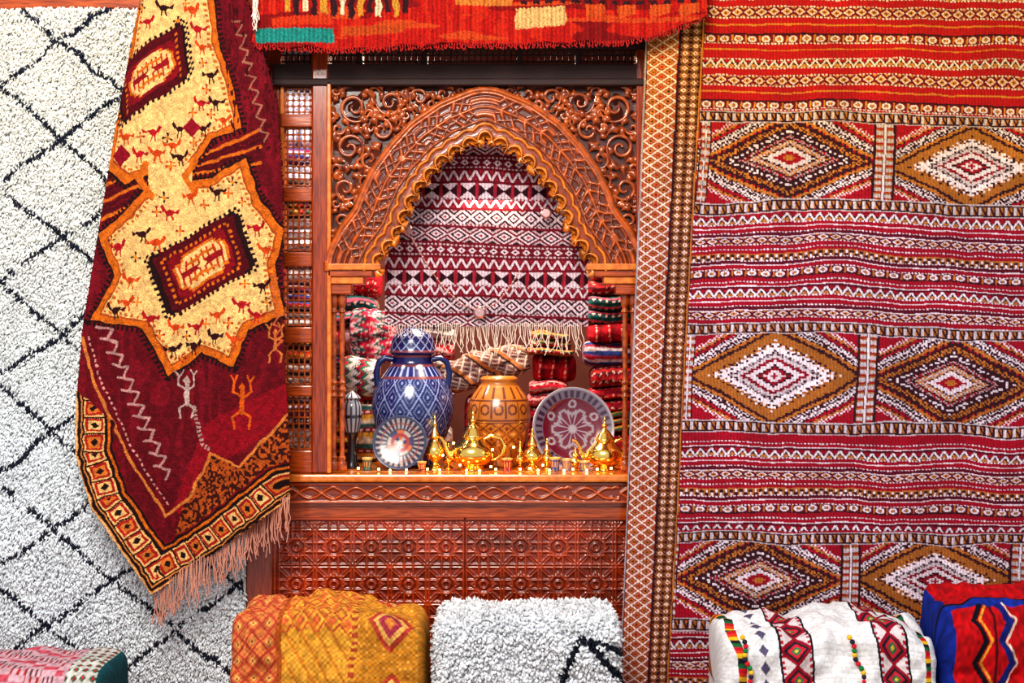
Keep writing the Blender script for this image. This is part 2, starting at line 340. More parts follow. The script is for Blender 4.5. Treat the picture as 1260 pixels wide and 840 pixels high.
# ============================================================ STAR MEDALLION RUG
def star_rug():
    Lp=np.array([(176,-40),(172,0),(160,60),(140,170),(123,280),(105,400),(98,500),(99,560),(118,622),(192,728)],float)
    Rp=np.array([(300,-40),(304,0),(324,60),(343,130),(349,230),(350,350),(350,440),(354,500),(357,560),(356,614)],float)
    def res(A,n):
        s=np.concatenate([[0],np.cumsum(np.hypot(*np.diff(A,axis=0).T))]); t=np.linspace(0,s[-1],n)
        return np.interp(t,s,A[:,0]),np.interp(t,s,A[:,1])
    nv,nu=900,340
    lx,ly=res(Lp,nv); rx,ry=res(Rp,nv); t=np.linspace(0,1,nu)[None]
    X=lx[:,None]*(1-t)+rx[:,None]*t; Y=ly[:,None]*(1-t)+ry[:,None]*t
    wx=X+(vnoise(X/9,Y/9,3)-.5)*3; wy=Y+(vnoise(X/9,Y/9,7)-.5)*3
    mar=C8(98,8,22); org=C8(196,98,22); cre=C8(222,176,112); blk=C8(36,12,14); dm=C8(80,6,18)
    p=Paint(wx,wy,mar)
    m=(vnoise(wx/6,wy/30,4)>.6); p.C[m.ravel()]=C8(114,12,28)
    def inset(P,f):
        cx=sum(q[0] for q in P)/len(P); cy=sum(q[1] for q in P)/len(P)
        return [(cx+(q[0]-cx)*f,cy+(q[1]-cy)*f) for q in P]
    up=[(176,-60),(250,-60),(262,-5),(268,50),(284,100),(297,158),(262,172),(232,212),(186,216),(160,226),(134,205),(140,170),(152,110),(166,30)]
    lo=[(196,222),(232,226),(264,222),(303,198),(320,248),(349,285),(338,330),(348,386),(308,404),(291,448),(250,432),(210,459),(180,402),(117,392),(147,340),(124,290),(160,264)]
    for i,c in enumerate([org,dm,dm,org,dm,dm,org]):
        o=i*7; p.pline([(222,214+o*.25-6),(322,160+o)],4,c); p.pline([(126,270-o),(200,240-o*.8)],4,c)
    for P in (up,lo):
        p.poly(inset(P,1.045),blk); p.poly(inset(P,1.02),org); p.poly(inset(P,.935),C8(160,70,24)); p.poly(inset(P,.91),cre)
    for P,f in ((up,.91),(lo,.91)):
        Q=inset(P,f); Q=Q+[Q[0]]; d,s=polydist(wx,wy,Q); ins=inpoly(wx,wy,Q)
        p.m(ins&(d<5)&(s%7<3.2)&(d>1.2),C8(180,92,34))
        d2,s2=polydist(wx,wy,[*inset(P,1.035),inset(P,1.035)[0]]); p.m((~inpoly(wx,wy,inset(P,1.03)))&(d2<6)&(s2%6<3),blk)
    p.poly([(186,203),(238,200),(238,240),(190,242)],cre)
    p.pline([(184,204),(176,222),(190,242)],8,org); p.pline([(242,198),(228,218),(242,238)],8,org)
    def box2(cx,cy,e,f):
        det=e[0]*f[1]-e[1]*f[0]; X0,Y0=wx-cx,wy-cy
        a=(X0*f[1]-Y0*f[0])/det; b=(-X0*e[1]+Y0*e[0])/det
        na=math.hypot(*e)/3.6; nb=math.hypot(*f)/3.6
        qa=np.abs(np.round(a*na)/na); qb=np.abs(np.round(b*nb)/nb)
        r=np.maximum(np.maximum(qa,qb),(qa+qb)/1.85)
        r2=np.maximum(np.maximum(qa,qb*1.05),(qa+qb)/1.45)
        teeth=((np.round(a*na)+np.round(b*nb))%2==0)
        p.m((r<1.16)&teeth,blk); p.m(r<1.06,blk); p.m(r<.98,dm); p.m((r<.86)&(r>.76)&teeth,org); p.m(r<.72,C8(124,10,24)); p.m(r2<.66,org); p.m(r2<.6,cre)
        g=(r2<.55); p.m(g&(tri(a*7)<.34)&(np.abs(b)<.42),C8(176,50,30)); p.m(g&(np.abs(b)<.1),C8(140,18,26)); p.m(g&(np.abs(np.abs(b)-.28)<.05)&(np.abs(a)<.33),org); p.m((np.abs(a)+np.abs(b)<.13),cre)
    box2(251,325,(51,-28.5),(11.5,35)); box2(189,92,(41,-29),(4.5,33))
    def bird(x,y,s,c,f=1):
        p.poly([(x-6*s*f,y-2*s),(x,y-4*s),(x+5*s*f,y-1*s),(x+2*s*f,y+4*s),(x-3*s*f,y+3*s)],c)
        p.poly([(x+3*s*f,y-2*s),(x+7*s*f,y-9*s),(x+9*s*f,y-6*s),(x+6*s*f,y)],c)
        p.poly([(x-4*s*f,y),(x-11*s*f,y-4*s),(x-9*s*f,y+2*s)],c)
        p.pline([(x-1*s,y+3*s),(x-2*s,y+9*s)],1.6,c); p.pline([(x+2*s,y+3*s),(x+3*s,y+9*s)],1.6,c)
    def flower(x,y,s,c):
        p.pline([(x-5*s,y),(x+5*s,y)],2*s,c); p.pline([(x,y-6*s),(x,y+6*s)],2*s,c); p.dia(x,y,3*s,3*s,C8(220,120,30))
        p.dia(x-5*s,y,2*s,2*s,c); p.dia(x+5*s,y,2*s,2*s,c); p.dia(x,y-6*s,2*s,2*s,c)
    cols3=[C8(190,66,20),C8(50,12,16),C8(160,20,30)]
    for i,(x,y) in enumerate([(165,345),(180,290),(210,262),(236,242),(270,238),(318,282),(328,308),(325,352),(300,375),(272,388),(268,414),(243,402),(216,402),(214,430),(188,392),(160,373),(146,382),(150,305),(292,418),(240,425),(318,388),(196,300)]):
        bird(x,y,1.15,cols3[i%3],1 if i%2 else -1)
    for i,(x,y) in enumerate([(172,318),(222,284),(254,254),(290,225),(300,250),(334,334),(330,372),(286,398),(256,398),(230,414),(200,412),(174,372),(140,296),(196,262),(284,240),(204,244),(226,440),(305,350)]):
        flower(x,y,.9,cols3[(i+1)%3])
    for i,(x,y) in enumerate([(252,60),(262,95),(250,128),(277,150),(222,160),(192,166),(196,190),(224,194),(176,192),(240,15),(205,12),(185,30),(158,170),(252,160),(246,38),(215,180),(268,128)]):
        bird(x,y,1.1,cols3[i%3],1 if i%2 else -1)
    for i,(x,y) in enumerate([(252,80),(232,8),(222,28),(256,112),(240,140),(208,172),(178,172),(240,176),(176,12),(262,142),(212,205),(244,-5)]):
        flower(x,y,.9,cols3[(i+2)%3])
    p.dia(238,158,13,12,C8(140,14,36)); p.dia(152,192,13,14,C8(130,10,32))
    def fig(x,y,s,c):
        p.pline([(x,y-8*s),(x,y+16*s)],5*s,c)
        for q in (-1,1):
            p.pline([(x,y),(x+10*q*s,y-6*s),(x+9*q*s,y-18*s)],2.6*s,c); p.pline([(x,y+14*s),(x+10*q*s,y+22*s),(x+8*q*s,y+34*s)],2.6*s,c)
            p.pline([(x+9*q*s,y-18*s),(x+13*q*s,y-24*s)],2*s,c); p.pline([(x+9*q*s,y-18*s),(x+5*q*s,y-25*s)],2*s,c)
        p.dia(x,y-12*s,4*s,6*s,c)
    p.poly([(255,520),(356,470),(356,520),(262,575),(236,640),(214,625)],C8(136,10,28))
    fig(231,480,1.0,C8(176,150,140)); fig(303,488,1.1,C8(196,84,16)); fig(340,418,.8,C8(190,110,50))
    p.pline([(240,500),(252,545),(262,552)],5,C8(170,136,130),dash=5)
    pts=[]; x,y=122,402
    for i in range(12): pts+= [(x,y),(x+20,y+3),(x+14,y+16)]; x+=6.4; y+=15.5
    p.pline(pts,3,C8(176,130,126))
    pts=[]; x,y=288,26
    for i in range(9): pts+= [(x,y),(x+12,y+4),(x+6,y+14)]; x+=4.0; y+=17
    p.pline(pts,2.4,C8(150,96,76))
    pts=[]; x,y=334,340
    for i in range(6): pts+= [(x,y),(x+9,y+3),(x+3,y+12)]; x+=1.0; y+=15
    p.pline(pts,2.2,C8(180,90,50))
    m=(wx>268+(wy-0)*.12)&(wy<190)&(vnoise(wx/2.5,wy/7,31)>.75); p.m(m,C8(70,6,14))
    spk=[(262,556),(290,570),(300,572),(357,508),(357,600),(206,690),(232,612)]
    m=inpoly(wx,wy,spk); c=np.where((vnoise(wx/2.4,wy/2.8,6)>.5)[...,None],C8(170,78,26),C8(62,18,14)); p.C[m.ravel()]=c[m]
    p.pline([(104,415),(120,470),(160,560),(205,634),(236,612),(262,556),(300,572),(357,508)],3.5,C8(196,116,54))
    p.pline([(112,415),(128,470),(168,556),(208,620)],2.4,C8(196,140,130),dash=7)
    dl,sl=polydist(wx,wy,[(97,470),(98,560),(118,622),(192,728)]); db,sb=polydist(wx,wy,[(192,728),(270,680),(356,614)])
    def guard(d,s,m):
        p.m(m&(d<46),C8(112,8,22)); p.m(m&(d<44)&(d>36),blk); p.m(m&(d<41)&(d>38),org)
        mm=m&(d<34)&(d>10); p.m(m&(d<36)&(d>8),blk); p.m(mm,C8(222,172,110))
        f=(s%21)/21; g=(d-10)/24; odd=(np.floor(s/21)%2==0)
        r=np.maximum(np.abs(f-.5),np.abs(g-.5)*.95); p.m(mm&(r<.40),C8(160,30,22)); p.m(mm&(r<.28)&odd,C8(224,176,112)); p.m(mm&(r<.28)&~odd,C8(200,110,44)); p.m(mm&(np.abs(f-.5)+np.abs(g-.5)<.2),blk); p.m(mm&(f<.09),blk)
        p.m(m&(d<8),C8(200,126,60)); p.m(m&(d<6.5)&(d>3),blk); p.m(m&(d<2.2),C8(220,166,110))
    m1=(dl<db)&(wy>480+(wx-100)*.9)&(dl<46); guard(dl,sl,m1); m2=(db<=dl)&(db<46); guard(db,sb,m2)
    Cc=p.grain(.22); Cc=Cc*(.82+.24*vnoise(X/4,Y/4,12))[...,None]
    y0=-.17; k=K(y0); T=np.broadcast_to(t,X.shape); V=np.linspace(0,1,nv)[:,None]
    dep=-.035*np.sin(T*np.pi)-.034*np.sin(T*7.5+V*2.2)*(.35+.65*V)-.014*np.sin(T*15-V*5)+(rng.random(X.shape)-.5)*.004-.02*V
    Pm=np.stack([(X-630)*k,y0+dep,1.8+(420-Y)*k],-1)
    o=grid('woven_field',Pm,np.clip(Cc,0,1),M_cloth)
    so=o.modifiers.new('thick','SOLIDIFY'); so.thickness=.012; so.offset=-1
    bt=[(190+ (357-190)*i/110+random.uniform(-1,1),728-(728-612)*i/110-4+random.uniform(-2,2)) for i in range(111)]
    f1=fringe('fringe',bt,48,.0021,plain('fringe_tan',(196,136,116),.9),-.20,7)
    group('star_medallion_hanging_rug',[o,f1])
star_rug()

# ============================================================ TOP DRAPED RED RUG
def top_rug():
    bx=[300,320,420,520,620,700,770,830,868]; by=[48,58,62,57,56,54,53,38,20]
    nu,nv=620,110
    U=np.linspace(310,868,nu)[None]; V=np.linspace(0,1,nv)[:,None]
    bot=np.interp(U,bx,by)+2*np.sin(U/9); Y=-60+V*(bot+60); X=U+0*V
    wx=X+(vnoise(X/8,Y/8,3)-.5)*4; wy=Y+(np.abs(((X/5)%1)-.5))*3
    p=Paint(wx,wy,C8(164,20,12))
    m=vnoise(X/5,Y/30,4)>.6; p.C[m.ravel()]=C8(182,36,16)
    m=vnoise(X/60,Y/10,6)>.62; p.C[m.ravel()]=C8(124,12,12)
    m=(vnoise(X/80,Y/7,16)>.74); p.C[m.ravel()]=C8(186,62,22)
    dk=C8(50,20,26)
    for i in range(14):
        x=352+i*11; p.poly([(x,-4),(x+7,-4),(x+7,16+(i*5)%9),(x,16+(i*5)%9)],[C8(190,130,44),dk,C8(206,180,140),dk][i%4])
    p.poly([(316,37),(412,37),(412,55),(316,55)],C8(30,120,110)); p.poly([(336,24),(410,20),(410,32),(336,34)],C8(186,50,18))
    p.poly([(420,34),(500,30),(500,42),(420,46)],C8(170,64,20))
    p.poly([(634,12),(696,10),(696,34),(634,38)],C8(206,156,96)); p.poly([(560,0),(630,0),(630,8),(560,8)],C8(196,110,44))
    for x in (720,760,800,835): p.poly([(x,8),(x+24,6),(x+24,18),(x,24)],C8(188,72,24))
    for x in range(640,860,16): p.poly([(x,2),(x+8,2),(x+8,7),(x,7)],dk)
    p.pline([(306,-2),(868,-6)],3,dk,dash=12)
    Cc=p.grain(.25)*(.8+.25*tri(X/5.2))[...,None]
    y0=-.19; k=K(y0)
    dep=-.012*np.sin(X/26)-.005*np.sin(X/2.6)-.02*V
    P=np.stack([(X-630)*k,y0+dep,1.8+(420-Y)*k],-1)
    o=grid('woven_field',P,np.clip(Cc,0,1),M_cloth); so=o.modifiers.new('t','SOLIDIFY'); so.thickness=.01; so.offset=-1
    pts=[(x,float(np.interp(x,bx,by))-3) for x in np.arange(313,866,3.2)]
    f=fringe('fringe',pts,7,.0028,M_fr_r,-.215,1.5)
    w=[(312+random.uniform(-1,5),random.uniform(-20,10)) for _ in range(16)]
    f2=fringe('side_fringe',w,34,.0016,M_fr_w,-.23,3)
    group('red_draped_rug',[o,f,f2])
top_rug()

# ============================================================ CEDAR WINDOW
parts=[]
def carved_panel(name,px0,px1,py0,py1,yf,T):
    X,Y=np.meshgrid(np.arange(px0,px1+.1,.9),np.arange(py0,py1+.1,.9))
    gx=(X-572)%T-T/2; gy=(Y-650)%T-T/2; ax,ay=np.abs(gx),np.abs(gy); r=np.hypot(gx,gy)
    d=np.minimum.reduce([np.abs(np.maximum(ax,ay)-T*.22),np.abs((ax+ay)/1.414-T*.22),np.abs(r-T*.1),np.abs(ax-T*.46),np.abs(ay-T*.46),
        np.where(ax>T*.22,np.abs(ay-T*.12),9),np.where(ay>T*.22,np.abs(ax-T*.12),9),np.where(np.minimum(ax,ay)>T*.2,np.abs(np.abs(ax-ay)-T*.05),9)])
    h=np.clip(1.5-d*.8,0,1); h=h*h*(3-2*h)
    bd=np.minimum.reduce([np.abs(X-px0),np.abs(px1-X),np.abs(Y-py0),np.abs(py1-Y)]); h=np.where(bd<4,1.2,np.where(bd<6,0,h))
    h=np.where(np.abs(X-572)<.9,-.6,h)
    k=K(yf); P=np.stack([(X-630)*k,yf-h*.007,1.8+(420-Y)*k],-1)
    g=vnoise(X/60,Y/3,3); g2=vnoise(X/30,Y/30,5)
    c=C8(116,32,9)+np.clip(h,0,1)[...,None]*C8(42,24,6); c=c*(.7+.35*g[...,None]+.25*g2[...,None])  # ridges lightened as highlights, recesses darkened as shade, all in the colour
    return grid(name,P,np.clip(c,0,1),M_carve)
parts.append(carved_panel('carved_base_panel',336,790,636,800,.03,46))
parts.append(pbox('base_plinth',302,800,800,925,.03,.10,M_wood))
parts.append(pbox('base_backing',302,800,628,925,.045,.10,M_shaded,0))
parts.append(pbox('base_left_stile',303,335,560,925,.0,.10,M_woodv))
parts.append(pbox('base_top_rail',330,800,620,637,.02,.10,M_wood))
def rail(px0,px1,py0,py1,yf):
    X,Y=np.meshgrid(np.arange(px0,px1,.9),np.arange(py0,py1+.1,.7)); h=py1-py0; t=(Y-py0)/h
    q=X%58; d=np.minimum(np.abs(t-.5-.26*np.sin(X/9)),np.abs(t-.5+.26*np.sin(X/9))); d=np.where(q<8,np.abs(np.hypot((q-4)/h,t-.5)-.3),d)
    hh=np.clip(1.5-d*14,0,1); hh=np.where((t<.12)|(t>.88),1,hh)
    k=K(yf); P=np.stack([(X-630)*k,yf-hh*.006,1.8+(420-Y)*k],-1)
    c=C8(122,42,11)+hh[...,None]*C8(56,34,11); c=c*(.8+.35*vnoise(X/40,Y/2,2))[...,None]  # rail relief: ridge highlights and groove shade put into the colour
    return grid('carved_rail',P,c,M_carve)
parts.append(rail(357,775,594,619,-.005))
parts.append(pbox('rail_core',357,775,593,622,.005,.10,M_wood,0))
zs=W(0,583,-.02)[2]
parts.append(box('sill_lip',W(352,0,-.04)[0],W(778,0,-.04)[0],-.04,.079,zs-.032,zs,M_bright,.008))
parts.append(pbox('left_outer_stile',330,346,60,582,.02,.10,M_woodv))
parts.append(pbox('post_left',383,404,60,582,-.01,.10,M_woodv,.008))
parts.append(pbox('post_left_bead',402,407,100,582,-.02,.05,M_bright,.004))
parts.append(pbox('post_right',783,805,60,600,-.01,.10,M_woodv,.008))
parts.append(pbox('header_beam',335,800,78,100,-.005,.10,M_shaded,.008))
parts.append(pbox('header_cornice',335,800,96,105,-.02,.10,M_shaded,.006))
parts.append(pbox('header_top',335,800,30,60,.0,.10,M_shaded))
def lattice(name,px0,px1,py0,py1,y,st=7.5,mat=M_wood):
    bm=bmesh.new(); k=K(y)
    nx=max(2,int(round((px1-px0)/st))); ny=max(2,int(round((py1-py0)/st)))
    def cube(ax,bx,ay,by,rr):
        a=W(ax,by,y); b=W(bx,ay,y)
        m=Matrix.Translation(((a[0]+b[0])/2,y,(a[2]+b[2])/2))@Matrix.Diagonal((b[0]-a[0],rr,b[2]-a[2],1))
        bmesh.ops.create_cube(bm,size=1,matrix=m)
    for i in range(nx+1):
        x=px0+(px1-px0)*i/nx; cube(x-.9,x+.9,py0,py1,.006)
    for j in range(ny+1):
        z=py0+(py1-py0)*j/ny; cube(px0,px1,z-.9,z+.9,.006)
    for i in range(nx+1):
        for j in range(ny+1):
            w=W(px0+(px1-px0)*i/nx,py0+(py1-py0)*j/ny,y)
            bmesh.ops.create_icosphere(bm,subdivisions=1,radius=2.3*k,matrix=Matrix.Translation(w))
    me=bpy.data.meshes.new(name); bm.to_mesh(me); bm.free(); me.materials.append(mat)
    o=bpy.data.objects.new(name,me); col.objects.link(o); return o
pan=[(102,138),(158,228),(250,308),(330,400),(424,472),(490,552)]
prev=96
for i,(a,b) in enumerate(pan):
    parts.append(pbox('lattice_rail_%d'%i,345,384,prev,a-2,.0,.09,M_wood,.006)); prev=b+2
    parts.append(lattice('mashrabiya_lattice_%d'%i,347,382,a,b,.03,mat=M_scroll))
    parts.append(pbox('lattice_frame_%d'%i,345,349,a-2,b+2,.01,.08,M_bright,.002))
parts.append(pbox('lattice_rail_6',345,384,prev,582,.0,.09,M_wood,.006))
for i,(a,b) in enumerate([(346,440),(446,520),(526,636),(642,708),(714,792)]):
    parts.append(lattice('header_lattice_%d'%i,a,b,60,76,.05,mat=M_shaded))
    parts.append(pbox('header_divider_%d'%i,b,b+6,58,80,.03,.09,M_shaded,.002))
# arch
Aq=[(462,330),(470,314),(481,300),(492,284),(499,264),(509,242),(525,220),(545,198),(570,181),(597,170)]
Aq=Aq+[(1194-x,y) for x,y in Aq[::-1][1:]]
def arch_fields(X,Y):
    d,s=polydist(X,Y,Aq); ins=inpoly(X,Y,Aq+[(732,420),(462,420)]); return np.where(ins,-d,d),s
Ltot=sum(math.hypot(b[0]-a[0],b[1]-a[1]) for a,b in zip(Aq[:-1],Aq[1:])); PER=Ltot/21
X,Y=np.meshgrid(np.arange(404,791,.7),np.arange(104,334,.7)); d,s=arch_fields(X,Y)
lob=lambda s:13*np.sqrt(np.abs(np.sin(s*np.pi/PER)))-8
sc=lob(s); e=d-sc
msk=(e>0)&(d<62)
h=np.zeros_like(d)
h=np.where(e<4.5,1.4*np.sqrt(np.clip(1-((e-2.2)/2.6)**2,0,1)),h)
h=np.where((e>=4.5)&(d<12),.25,h)
e2=np.abs(d-13.5-3.2*np.abs(np.sin(s*np.pi/PER))); h=np.where((d>=8)&(d<20)&(e>5),np.clip(1.5-e2*.55,.2,1.3),h)
t=(d-21)/34
ph=(s/12-np.abs(t-.5)*2.2)%1; ph2=(s/24+np.abs(t-.5)*1.1)%1; ph3=(s/24+np.abs(t-.5)*3)%1
leaf=np.clip(1.25-np.abs(ph-.5)*4.2,0,1)*(.5+.5*np.clip(1.4-np.abs(ph2-.5)*3.5,0,1)); leaf=np.maximum(leaf,.75*np.clip(1.1-np.abs(ph3-.5)*7,0,1)); leaf=np.maximum(leaf,np.clip(1.2-np.abs(t-.5)*16,0,1)); leaf=np.maximum(leaf,np.clip(1.2-np.abs(np.abs(t-.5)-.5)*14,0,1))
h=np.where((d>=21)&(d<55),.1+.95*leaf,h); h=np.where(d>=55,1.6-.25*np.abs(d-58.5),h)
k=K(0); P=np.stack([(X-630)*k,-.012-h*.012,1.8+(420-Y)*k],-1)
hi=np.clip(h,0,1)[...,None]; c=C8(84,26,7)*(1-hi)+C8(186,86,24)*hi; c=np.where((d<20)[...,None]&(hi>.5),C8(222,126,38),c); c=np.where((d<20)[...,None]&(hi<=.5),C8(130,50,12),c); c=c*(.8+.35*vnoise(X/5,Y/5,4))[...,None]  # painted highlight on high carving, painted shade in the hollows
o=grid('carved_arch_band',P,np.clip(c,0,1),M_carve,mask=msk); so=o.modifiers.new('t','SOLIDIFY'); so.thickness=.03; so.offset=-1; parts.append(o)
P2=np.stack([(X-630)*k,.04+0*X,1.8+(420-Y)*k],-1)
c2=np.tile(C8(84,28,12),(X.size,1)).reshape(X.shape+(3,)); pierce=(vnoise(X/7,Y/7,9)<.66)|(d<30)
parts.append(grid('spandrel_backing',P2,c2,M_carve,mask=(d>16)&pierce))
sp=[];rd=[]
def spiral(cx,cy,r,turn,a0,dr,w=1):
    n=34; p=[];q=[]
    for i in range(n):
        t=i/(n-1); rr=r*(1-t*.88); an=a0+dr*turn*2*math.pi*t
        p.append((cx+rr*math.cos(an),cy+rr*math.sin(an))); q.append(w*(.5+.5*math.sin(math.pi*min(1,t*1.1)))*(1.7 if t>.94 else 1))
    return p,q
base=[(436,132,21,1.6,0,1),(480,126,17,1.6,3,-1),(430,182,19,1.6,1,-1),(470,160,15,1.4,4,1),(425,232,16,1.5,0,1),(516,120,13,1.4,2,1),(420,272,12,1.3,2,-1),(455,196,12,1.2,1,1),(500,142,10,1.2,0,-1),(545,115,9,1,0,1),(452,156,8,1,0,1),(417,300,8,1,1,1),(459,114,8,1,0,-1),(416,158,9,1,0,1),(415,208,8,1,2,1),(443,248,10,1,0,-1),(499,114,7,1,0,1),(450,222,8,1.2,2,1),(438,272,6,1,0,1),(566,112,6,1,2,-1),(532,128,8,1.1,0,1),(413,250,6,1,0,1),(486,148,8,1,1,-1),(455,140,6,1,3,1),(413,112,6,1,0,1)]
allc=[]
for b in base:
    allc.append(spiral(*b))
    for j in range(5):
        an=b[4]+j*1.3; R=b[2]; x,y=b[0]+R*math.cos(an),b[1]+R*math.sin(an); L=.55+R/26
        allc.append(([(x,y),(x+4*L*math.cos(an+.6),y+4*L*math.sin(an+.6)),(x+8*L*math.cos(an+1.1),y+8*L*math.sin(an+1.1)),(x+11*L*math.cos(an+1.6),y+11*L*math.sin(an+1.6))],[.5,1.8,1.4,.2]))
for p,q in allc:
    for sx in (1,-1):
        pp=[(x if sx==1 else 1194-x,y) for x,y in p]
        if all(404<x<789 and 104<y<330 for x,y in pp):
            sp.append([W(x,y,.022) for x,y in pp]); rd.append(q)
parts.append(curve('spandrel_scrollwork',sp,.0085,M_scroll,rd,3))
for sx in (0,1):
    f=(lambda a,b:(a,b)) if sx==0 else (lambda a,b:(1190-b,1190-a))
    for i,(x1,y0,y1,yy) in enumerate([(468,324,332,-.03),(458,332,340,-.02),(447,340,349,-.01),(432,349,362,.0)]):
        a,b=f(403,x1); parts.append(pbox('capital_%d_%d'%(sx,i),a,b,y0,y1,yy,.09,M_bright if i%2==0 else M_wood,.004))
    for j,cx in enumerate([411,421]):
        x=cx if sx==0 else 1190-cx; zb=W(0,578,.04)[2]; zt=W(0,362,.04)[2]; H=zt-zb
        pr=[(.0,0),(.019,.0),(.019,.03),(.012,.04),(.016,.055),(.010,.07),(.012,.3*H),(.010,.4*H),(.017,.42*H),(.011,.44*H),(.018,.46*H),(.011,.48*H),(.017,.5*H),(.010,.53*H),(.012,.75*H),(.010,.88*H),(.017,.9*H),(.011,.92*H),(.018,.95*H),(.018,H),(0,H)]
        parts.append(lathe('colonnette_%d_%d'%(sx,j),pr,W(x,0,.04)[0],.04,zb,M_scroll,n=20,sub=5))
group('carved_cedar_window_frame',parts)
box('display_shelf',-1.05,.66,.082,1.1,zs-.03,zs,M_bright,.003)

# ============================================================ INSIDE WINDOW
def small_textile():
    X,Y=np.meshgrid(np.arange(474,724,.8),np.arange(160,402,.8))
    wob=(vnoise(X/50,Y/40,1)-.5)*4+.03*(X-600); v=Y-wob; u=X+(vnoise(X/50,Y/50,3)-.5)*3+.03*Y
    mar=C8(106,16,32); pal=C8(214,186,194); dk=C8(50,12,24); rose=C8(150,34,50)
    Cc=np.tile(mar,(X.size,1)).reshape(X.shape+(3,))
    rows=[(18,'X'),(2,'w'),(3,'s'),(18,'D'),(3,'s'),(2,'w'),(10,'E'),(2,'w'),(3,'s'),(12,'Z'),(3,'s'),(17,'T'),(2,'w'),(10,'Z'),(3,'s')]
    k=150.
    while k<402:
        for h,kd in rows:
            m=(v>=k)&(v<k+h); t=(v-k)/h
            if kd=='X': Cc[m]=dk; f=tri(u/21)+np.abs(t*2-1); Cc[m&(np.abs(f-1)<.22)]=pal; Cc[m&(f<.5)]=pal; Cc[m&(f<.2)]=rose; Cc[m&(f>1.55)]=pal*.85; Cc[m&(f>1.8)]=rose
            elif kd=='D': f=tri(u/28)+np.abs(t*2-1); Cc[m&(f<1)]=pal; Cc[m&(f<.74)]=dk; Cc[m&(f<.48)]=pal; Cc[m&(f<.2)]=rose; Cc[m&(f>1.3)]=pal*.85; Cc[m&(f>1.6)]=dk
            elif kd=='E': f=tri(u/13)+np.abs(t*2-1); Cc[m&(f<.8)]=pal; Cc[m&(f<.3)]=dk
            elif kd=='Z': q=np.abs(t-tri(u/13)); Cc[m&(q<.24)]=pal; Cc[m&(q>.6)]=rose
            elif kd=='T': q=tri(u/22); Cc[m]=dk; Cc[m&(q<np.abs(t*2-1)-.05)]=pal; Cc[m&(q>.8)]=rose
            elif kd=='w': Cc[m&((u/5%1)<.6)]=pal*.9
            k+=h
    Cc=Cc*(1+(rng.random(X.shape)-.5)*.35)[...,None]*(.85+.15*((X/2).astype(int)%2))[...,None]
    y0=.15; kk=K(y0); P=np.stack([(X-630)*kk,y0-.014*np.sin(X/22)-.006*np.sin(X/9+Y/60),1.8+(420-Y)*kk],-1)
    o=grid('woven_field',P,np.clip(Cc,0,1),M_cloth)
    f=fringe('fringe',[(x,397) for x in np.arange(540,716,2.4)],36,.0017,M_fr_w,.14,11)
    f2=fringe('knotted_tassel',[(x,398) for x in np.arange(478,540,3.4)],16,.0016,M_fr_w,.14,3)
    rod=box('hanging_rod',-.62,.42,.14,.165,W(0,160,.15)[2],W(0,155,.15)[2],M_wood,0)
    group('patterned_wall_hanging',[o,f,f2,rod])
    cp=[(500,282),(512,302),(528,330),(548,356),(568,374),(590,383),(612,372),(628,352),(640,332)]
    ch=curve('chain',[[W(x,y,.10) for x,y in cp]],.0018,M_fr_p)
    bm=bmesh.new()
    for i in range(len(cp)-1):
        for j in range(4):
            t=j/4; x=cp[i][0]*(1-t)+cp[i+1][0]*t; y=cp[i][1]*(1-t)+cp[i+1][1]*t
            bmesh.ops.create_icosphere(bm,subdivisions=2,radius=.0055,matrix=Matrix.Translation(W(x,y,.10)))
    for (x,y,r) in [(500,281,7),(590,384,8),(672,262,7)]:
        bmesh.ops.create_cone(bm,cap_ends=True,segments=24,radius1=r/300,radius2=r/420,depth=.008,matrix=Matrix.Translation(W(x,y,.10))@Matrix.Rotation(math.pi/2,4,'X'))
    me=bpy.data.meshes.new('beads_and_discs'); bm.to_mesh(me); bm.free(); me.materials.append(plain('rose_silver',(200,160,160),.3,.8))
    b=bpy.data.objects.new('beads_and_discs',me); col.objects.link(b); group('beaded_necklace',[ch,b])
small_textile()

